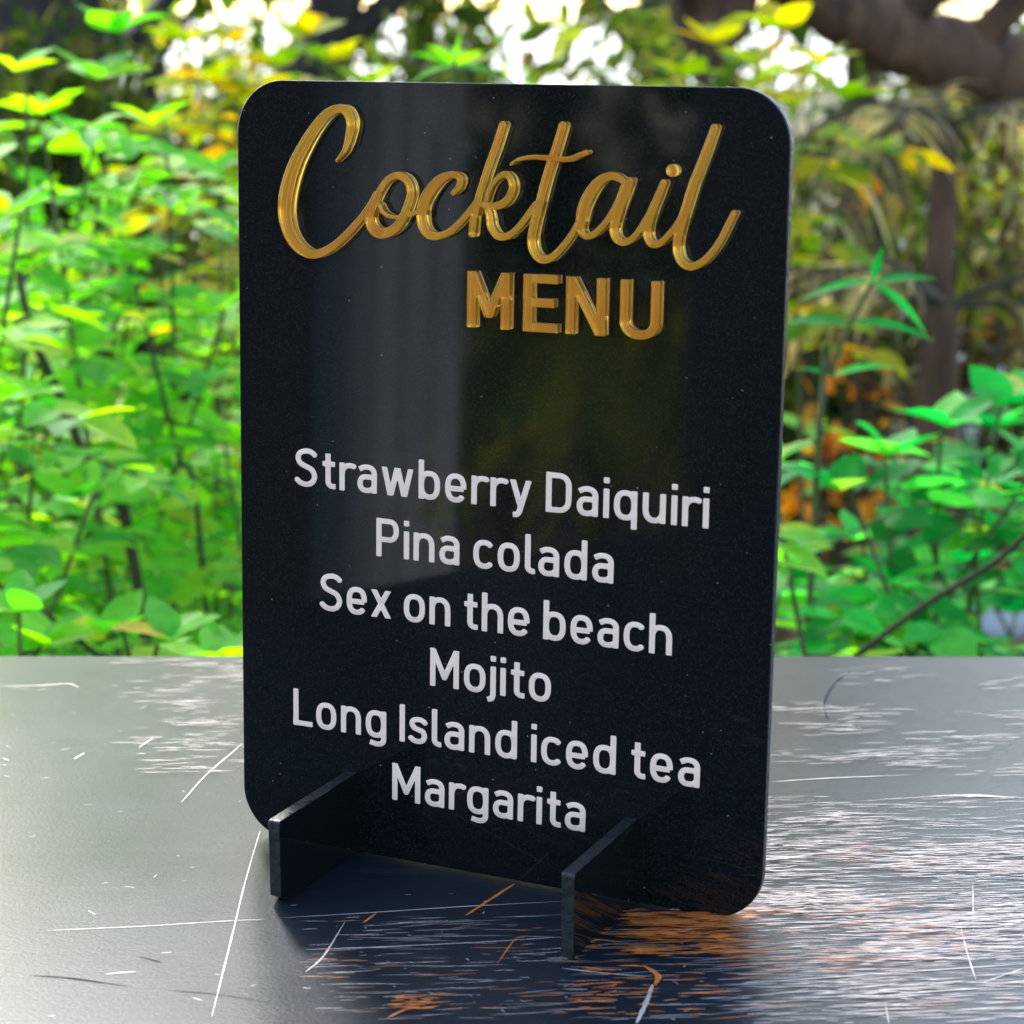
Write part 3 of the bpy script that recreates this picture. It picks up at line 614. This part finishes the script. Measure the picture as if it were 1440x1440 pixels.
cane('thick dark stem rising through the left shrub towards its middle', [to_gr(330, 1250, 1.4), at(190, 800, 1.36), at(130, 670, 1.33), at(85, 560, 1.3), at(45, 470, 1.28), at(25, 380, 1.28)], .0042)
cane('thin pale stem between the sign and the left shrub', [to_gr(330, 1250, 1.5), at(285, 800, 1.45), at(250, 640, 1.42), at(215, 500, 1.42), at(190, 400, 1.42)], .0022)

# ------------------------------------------------------------------ trees
def tree(label, base, path, r, crown_c, crown_r, nleaf, col='olive', bk='bark', limbs=5, ll=.13, name='tree', rise=3.0):
    path = list(path)
    if rise: path[-1] = path[-1]+Vector((0,0,rise)); crown_c = Vector(crown_c)+Vector((0,0,rise))
    base = Vector((base[0], base[1], terr(base[0], base[1])-.05)); root = empty(name, base); tag(root, label, 'tree', None)
    P = [Vector(p) for p in crom([tuple(base)]+[tuple(p) for p in path], 5)]; mb = MB(); n = len(P)
    mb.tube([p-base for p in P], [r*(1.25-.75*(i/n)**.6)*(1+.08*math.sin(i*2.1)) for i in range(n)], 12)
    ends = [P[-1]]
    for k in range(limbs):
        i = int(n*(.45+.5*k/limbs)); a = random.uniform(0, 6.28); q = P[min(i, n-1)]; ln = crown_r*random.uniform(.6, 1.1)
        e = q+Vector((math.cos(a)*ln, math.sin(a)*ln, ln*random.uniform(.3, .9))); mid = (q+e)/2+Vector((0,0,.1*ln))
        mb.tube([q-base, mid-base, e-base], [r*.38, r*.25, r*.1], 7); ends.append(e)
    mb.build('trunk', M[bk], root)
    it = []; cc = Vector(crown_c)
    cl = [e+Vector([random.gauss(0, crown_r*.3) for _ in range(3)]) for e in ends for _ in range(5)]+[cc+Vector([random.gauss(0, crown_r*.5) for _ in range(3)]) for _ in range(16)]
    for _ in range(nleaf):
        c = random.choice(cl); p = c+Vector([random.gauss(0, crown_r*.17) for _ in range(3)])
        it.append((p, Vector([random.gauss(0, 1) for _ in range(3)]), ll*random.uniform(.6, 1.2), Vector((random.gauss(0,.6), random.gauss(0,.6), 1))))
    cobj = leaf_stuff(it, root, col); cobj.name = 'crown'
random.seed(5)
def up(x, y0, Y, z, dx=0): p = at(x, y0, Y); return Vector((p.x+dx, p.y, z))
tree('thick dark tree trunk standing at the far left edge', to_gr(30, 500, 4.6)[:2], [at(30, 300, 4.6), at(20, 60, 4.6), up(20, 0, 4.6, 1.5), up(0, 0, 4.6, 3.2)], .17, up(0, 0, 4.6, 3.6), 1.1, 1500)
tree('second dark trunk in the upper left corner, just right of the thick one', to_gr(120, 500, 5.0)[:2], [at(118, 300, 5.0), at(112, 60, 5.0), up(105, 0, 5.0, 1.5), up(90, 0, 5.0, 3.2)], .075, up(90, 0, 5.0, 3.6), 1.0, 1200)
tree('dark tree with a leaning trunk behind the upper left of the sign', to_gr(400, 500, 5.2)[:2], [at(400, 300, 5.2), at(430, 110, 5.2), at(470, 20, 5.2), up(520, 0, 5.2, 1.6), up(560, 0, 5.2, 3.3)], .09, up(520, 0, 5.2, 3.8), 1.0, 1500)
tree('slim dark tree left of centre behind the sign', to_gr(575, 400, 6.5)[:2], [at(580, 250, 6.5), at(590, 40, 6.5), up(600, 0, 6.5, 1.8), up(610, 0, 6.5, 3.8)], .06, up(600, 0, 6.5, 4.2), 1.1, 1300)
tree('mid distance tree seen over the right half of the sign', to_gr(960, 400, 7.5)[:2], [at(955, 200, 7.5), at(930, 30, 7.5), up(920, 0, 7.5, 2.0), up(900, 0, 7.5, 4.2)], .10, up(900, 0, 7.5, 4.6), 1.3, 1500)
tree('tree with a slender trunk near the upper left corner of the picture', to_gr(190, 400, 6.8)[:2], [at(190, 200, 6.8), at(215, 20, 6.8), up(215, 0, 6.8, 2.0), up(210, 0, 6.8, 4.0)], .05, up(210, 0, 6.8, 4.4), 1.1, 1200)
tree('heavy brown trunk leaning across the upper right corner', to_gr(2050, 600, 4.2)[:2], [at(1850, 330, 4.15), at(1640, 190, 4.0), at(1440, 112, 3.9), at(1300, 66, 3.85), at(1180, 10, 3.8), at(1060, -90, 3.8), at(980, -260, 3.8), up(960, 0, 3.8, 2.2)], .085, up(940, 0, 3.8, 2.6), .9, 1200, bk='bark_brown')
tree('warm brown tree trunk standing right of the sign', to_gr(1230, 560, 4.9)[:2], [at(1225, 400, 4.9), at(1205, 200, 4.9), at(1215, 40, 4.9), up(1215, 0, 4.9, 1.7), up(1230, 0, 4.9, 3.4)], .055, up(1230, 0, 4.9, 3.8), 1.0, 1200, bk='bark_brown')

# understory bushes farther back: things with a crown of many small leaves
def far_bush(label, x, ytop, Y, wpx, col, n=1500, ll=.05):
    b_ = to_gr(x, 300, Y); base = Vector(b_); top_ = at(x, ytop, Y); h = max(.25, top_.z-base.z); rx = wpx/F_PX*Y/2
    root = empty('understory_bush', base); tag(root, label, 'bush', 'bushes in the shade of the trees'); mb = MB(); it = []
    cl = []
    for k in range(14):
        a = random.uniform(0, 6.28); rr_ = random.uniform(.1, 1); e = base+Vector((math.cos(a)*rx*rr_, math.sin(a)*rx*.7*rr_, h*random.uniform(.35, 1)))
        mb.tube([Vector((0,0,0)), (e-base)*.5+Vector((0,0,h*.1)), e-base], [.012, .008, .003], 5); cl += [e, (base+e)/2+Vector((0,0,h*.1))]
    for _ in range(n):
        c = random.choice(cl); p = c+Vector((random.gauss(0, rx*.2), random.gauss(0, rx*.2), random.gauss(0, h*.09)))
        if p.z < base.z: continue
        it.append((p, Vector([random.gauss(0, 1) for _ in range(3)]), ll*random.uniform(.6, 1.2), Vector((random.gauss(0,.5), random.gauss(0,.5), 1))))
    mb.build('stem', M['twig'], root); leaf_stuff(it, root, col)
for k, a in enumerate([
    ('sprinkle of tiny shiny pale leaves added for sun glints low under the leaning trunk', 1350, 400, 3.3, 260, 'silver', 160, .022), ('sprinkle of tiny shiny pale leaves added for sun glints right of the top corner of the sign', 1200, 200, 3.9, 300, 'silver', 130, .022), ('sprinkle of tiny shiny pale leaves added for sun glints high above the left shrubs', 240, 30, 4.4, 420, 'silver', 150, .022),
    ('sunlit lime bush filling the space behind the left shrubs', 140, 330, 2.7, 560, 'lime', 2600), ('dark olive bush behind the far left shrubs', 40, 40, 3.9, 460, 'olive', 3600), ('olive bush seen through the gap above the left shrubs', 260, 130, 4.2, 380, 'olive', 2000),
    ('small bush of rusty orange leaves right of the sign', 1222, 190, 3.1, 90, 'orange_tint', 50), ('low scatter of rusty orange leaves on a bush beside the right edge of the sign', 1160, 380, 3.0, 90, 'orange_tint', 60),
    ('dense dark bush blocking the sky above the middle of the sign', 630, -30, 5.6, 230, 'olive', 3200), ('dense dark bush in the upper left behind the dark trunks', 110, -30, 5.6, 230, 'olive', 3000), ('dense dark bush in the gap left of the leaning brown trunk', 990, -20, 5.9, 230, 'olive', 2600), ('deep shaded bush under the leaning brown trunk', 1320, 130, 4.6, 420, 'olive', 4200),
    ('thin bush against the sky above the upper left corner of the sign', 500, -10, 7.4, 330, 'olive', 1100), ('thin dark bush against the sky at the upper left', 90, -20, 6.2, 330, 'olive', 2400), ('fine leaved bush with sky showing through above the left shrubs', 320, 10, 7.2, 380, 'olive', 1500),
    ('yellow green bush in the light beyond the upper left corner of the sign', 380, 20, 5.6, 260, 'yellow', 700), ('shadowy bush behind the top middle of the sign', 650, 120, 4.8, 420, 'olive', 2000),
    ('dull bush behind the top right of the sign', 900, 90, 5.2, 420, 'olive', 1700), ('sparse bush in front of the brown leaning trunk', 1150, 230, 3.4, 300, 'olive', 1200),
    ('brownish bush under the leaning trunk at the right edge', 1400, 260, 3.6, 320, 'dry', 1200), ('light green bush beyond the leaning trunk at the upper right', 1420, -20, 6.5, 300, 'yellow', 900),
    ('bright little bush hanging in light above the middle of the sign', 690, 30, 6.8, 200, 'lime', 500), ('dusky bush in the distance at the upper left', 120, 10, 7.5, 420, 'olive', 1500),
    ('grey green bush in the distance right of centre', 1040, 0, 8.5, 420, 'olive', 1300), ('ragged bush in the far distance behind the left tree', 330, -10, 10, 420, 'olive', 900), ('ragged bush in the far distance behind the middle trees', 760, 60, 10, 500, 'olive', 900),
    ('ragged bush in the far distance at the right', 1300, 0, 9.5, 420, 'olive', 1100)]): far_bush(*a)

# palm fronds on the right
def frond(mb, it_mb, p0, d, L, droop, ll, n=24):
    d = Vector(d).normalized(); P = [p0+d*L*s_+Vector((0,0,-droop*L*s_*s_)) for s_ in [i/8 for i in range(9)]]
    mb.tube(P, [.006*(1-.8*i/8) for i in range(9)], 5)
    for k in range(n):
        s_ = .15+.85*k/n; q = p0+d*L*s_+Vector((0,0,-droop*L*s_*s_)); tng = (d+Vector((0,0,-2*droop*s_))).normalized(); side = tng.cross(Vector((0,0,1))).normalized()
        for sg in (-1, 1):
            dd = (side*sg*random.uniform(.5, 1.0)+tng*random.uniform(.5, 1.0)+Vector((random.gauss(0, .15), random.gauss(0, .15), -.35+random.gauss(0, .28)))).normalized(); l = ll*(1-.5*abs(s_-.45)*1.6)*random.uniform(.85, 1.1); nn = dd.cross(side*sg+Vector((0,0,.01))).normalized()
            ww = tng*.0055; e = q+dd*l+Vector((0,0,-.25*l)); m_ = q+dd*l*.5+Vector((0,0,-.05*l))
            it_mb.add([q-ww*.5, q+ww*.5, m_+ww, m_-ww, e], [(0,1,2,3), (3,2,4)])
def palm(label, x, y, Y, angs, L, col, ll=.20, zb=None):
    c = at(x, y, Y) if zb is None else Vector((x, Y, zb)); base = Vector((c.x, c.y, terr(c.x, c.y)-.02)); root = empty('palm', base); tag(root, label, 'palm'); mb = MB()
    mb.tube([Vector((0,0,0)), (c-base)*.5, c-base], [.03, .025, .018], 9); mb.build('trunk', M['bark_brown'], root)
    for az, el, dr in angs:
        m1, m2 = MB(), MB(); frond(m1, m2, c-base, (math.cos(R(az)), math.sin(R(az)), math.tan(R(el))), L*random.uniform(.85, 1.1), dr, ll)
        o = m1.build('frond', M['twig'], root); lo = m2.build('leaflets', M[col+'_many'], o, sm=False); lo['kind'] = 'stuff'
palm('pale drying palm with arching fronds under the leaning trunk', 1330, 180, 3.0, [(190,35,.9),(235,30,.9),(310,30,1.0),(350,35,.9),(90,40,.8)], .42, 'dry', .14)
palm('low brown palm with stiff dead fronds right of the sign', 1330, 430, 2.6, [(180,15,.4),(205,35,.6),(335,10,.4),(350,30,.6),(120,30,.5)], .40, 'dry', .15)
palm('yellow green palm half hidden behind the leaning trunk', 1200, 240, 3.8, [(190,30,.9),(240,20,.9),(300,20,.9),(350,30,.9),(90,40,.8),(140,30,.8)], .42, 'yellow', .15)

# stones and fallen leaves
def stone(p, r, label):
    mb = MB(); nu, nv = 10, 7; ph = [random.uniform(0, 6) for _ in range(4)]; v = []
    for j in range(nv+1):
        for i in range(nu):
            a = 2*math.pi*i/nu; b_ = math.pi*j/nv; k = 1+.16*math.sin(3*a+ph[0])*math.sin(2*b_+ph[1])+.10*math.sin(5*a+ph[2])
            v.append((r*k*math.sin(b_)*math.cos(a), r*k*.8*math.sin(b_)*math.sin(a), r*.6*math.cos(b_)))
    f = [(j*nu+i, j*nu+(i+1)%nu, (j+1)*nu+(i+1)%nu, (j+1)*nu+i) for j in range(nv) for i in range(nu)]
    mb.add(v, f); o = mb.build('stone', M['stone']); o.location = p; tag(o, label, 'stone', 'grey stones on the ground right of the sign')
for x, Y, r, lb in ((1150,2.5,.07,'grey stone on the ground just right of the sign'),(1290,2.3,.09,'larger grey stone behind the right hand shrub'),(1210,2.9,.06,'small stone between the sign and the seedling'),(1390,3.2,.10,'pale stone under the leaning trunk'),(1120,3.4,.09,'stone far back beside the right edge of the sign'),(60,3.0,.09,'grey stone glimpsed behind the left shrubs')):
    p = at(x, 300, Y); stone((p.x, p.y, terr(p.x, p.y)+r*.3), r, lb)
random.seed(9); it = []
for _ in range(9000):
    Y = random.uniform(1.0, 9)**1; x = random.uniform(-.45, .45)*Y*1.2; it.append((Vector((x, Y, terr(x, Y)+random.uniform(.004, .03))), Vector((random.gauss(0,1), random.gauss(0,1), random.gauss(0,.25))), random.uniform(.04, .10), Vector((random.gauss(0,.3), random.gauss(0,.3), 1))))
rt = empty('tmp_root'); o = leaf_stuff(it, rt, 'dry'); o.parent = None; bpy.data.objects.remove(rt); o.name = 'fallen_leaves'; tag(o, 'brown leaf litter covering the ground under the trees', 'leaves', None, 'stuff')

# ------------------------------------------------------------------ the veranda behind the viewer, which the sign mirrors
def dirv(az): return Vector((math.sin(R(az)), -math.cos(R(az)), 0))
hit = Vector((-.05*S, 3.6*S, 0)); D0 = dirv(-50); side = Vector((D0.y, -D0.x, 0)); side = side if side.dot(dirv(-57)-dirv(-43)) > 0 else -side
def wp(az, dist=3.0):
    d = dirv(az); return hit+d*(dist/d.dot(D0))
m, t, b = mat('grey_boards'); n1 = noise(t, coord(t, (1,1,.15)), 9, 5)
t.links.new(ramp(t, [(.3, (.26,.28,.30)), (.7, (.52,.55,.58))], n1).outputs[0], b.inputs['Base Color']); b.inputs['Roughness'].default_value = .7; M['boards'] = m
m, t, b = mat('dark_timber'); n1 = noise(t, coord(t, (1,1,.15)), 12, 5)
t.links.new(ramp(t, [(.3, (.012,.012,.014)), (.7, (.03,.03,.034))], n1).outputs[0], b.inputs['Base Color']); b.inputs['Roughness'].default_value = .6; M['timber'] = m
c = wp(-54); shed = empty('garden_shed', (c.x, c.y, GZ)); tag(shed, 'grey boarded shed behind the viewer, mirrored dimly in the sign', 'shed')
a, b2 = wp(-56), wp(-51.4); nb = 5; wdt = (b2-a).length
for k in range(nb):
    q = a.lerp(b2, (k+.5)/nb); mb = MB(); mb.box(q-Vector(shed.location)+Vector((0,0,.45)), (b2-a).normalized()*wdt/nb*.44, D0*.012, (0,0,1.18)); o = mb.build('plank', M['boards'], shed)
def tim(az0, az1, z0, z1, name, dep=.05, dist=3.0):
    a, b2 = wp(az0, dist), wp(az1, dist); q = (a+b2)/2; mb = MB(); mb.box(Vector((q.x, q.y, (z0+z1)/2))-shed.location, (b2-a)/2, D0*dep, (0,0,(z1-z0)/2)); mb.build(name, M['timber'], shed)
tim(-62, -56.1, GZ, 1.6, 'side_wall'); tim(-44.4, -38, GZ, 1.6, 'corner_post'); tim(-56.1, -44.4, 1.42, 1.6, 'lintel', .06)
palm('palm growing in the shaded yard behind the viewer', wp(-47.0, 3.25).x, 0, wp(-47.0, 3.25).y, [(a_, 45, 1.1) for a_ in range(0, 360, 24)]+[(a_+15, 15, 1.0) for a_ in range(0, 360, 36)], .40, 'yellow', .22, -.10)
palm('second palm growing in the yard behind the viewer', wp(-50, 4.0).x, 0, wp(-50, 4.0).y, [(a_, 40, 1.1) for a_ in range(10, 370, 30)], .42, 'dry', .20, -.25)
random.seed(3)
for k, (az, ds) in enumerate(((-49, 6.2), (-44, 6.8), (-53, 6.6))):
    q = wp(az, ds); tree(['dark tree in the yard behind the viewer', 'second dark tree in the yard behind the viewer, farther right', 'third tree in the yard behind the viewer, behind the shed'][k], (q.x, q.y), [Vector((q.x, q.y, .2)), Vector((q.x+.1, q.y, 1.2)), Vector((q.x, q.y+.1, 2.0))], .1, (q.x, q.y, .9), 1.3, 8000, 'olive', ll=.12, rise=0)
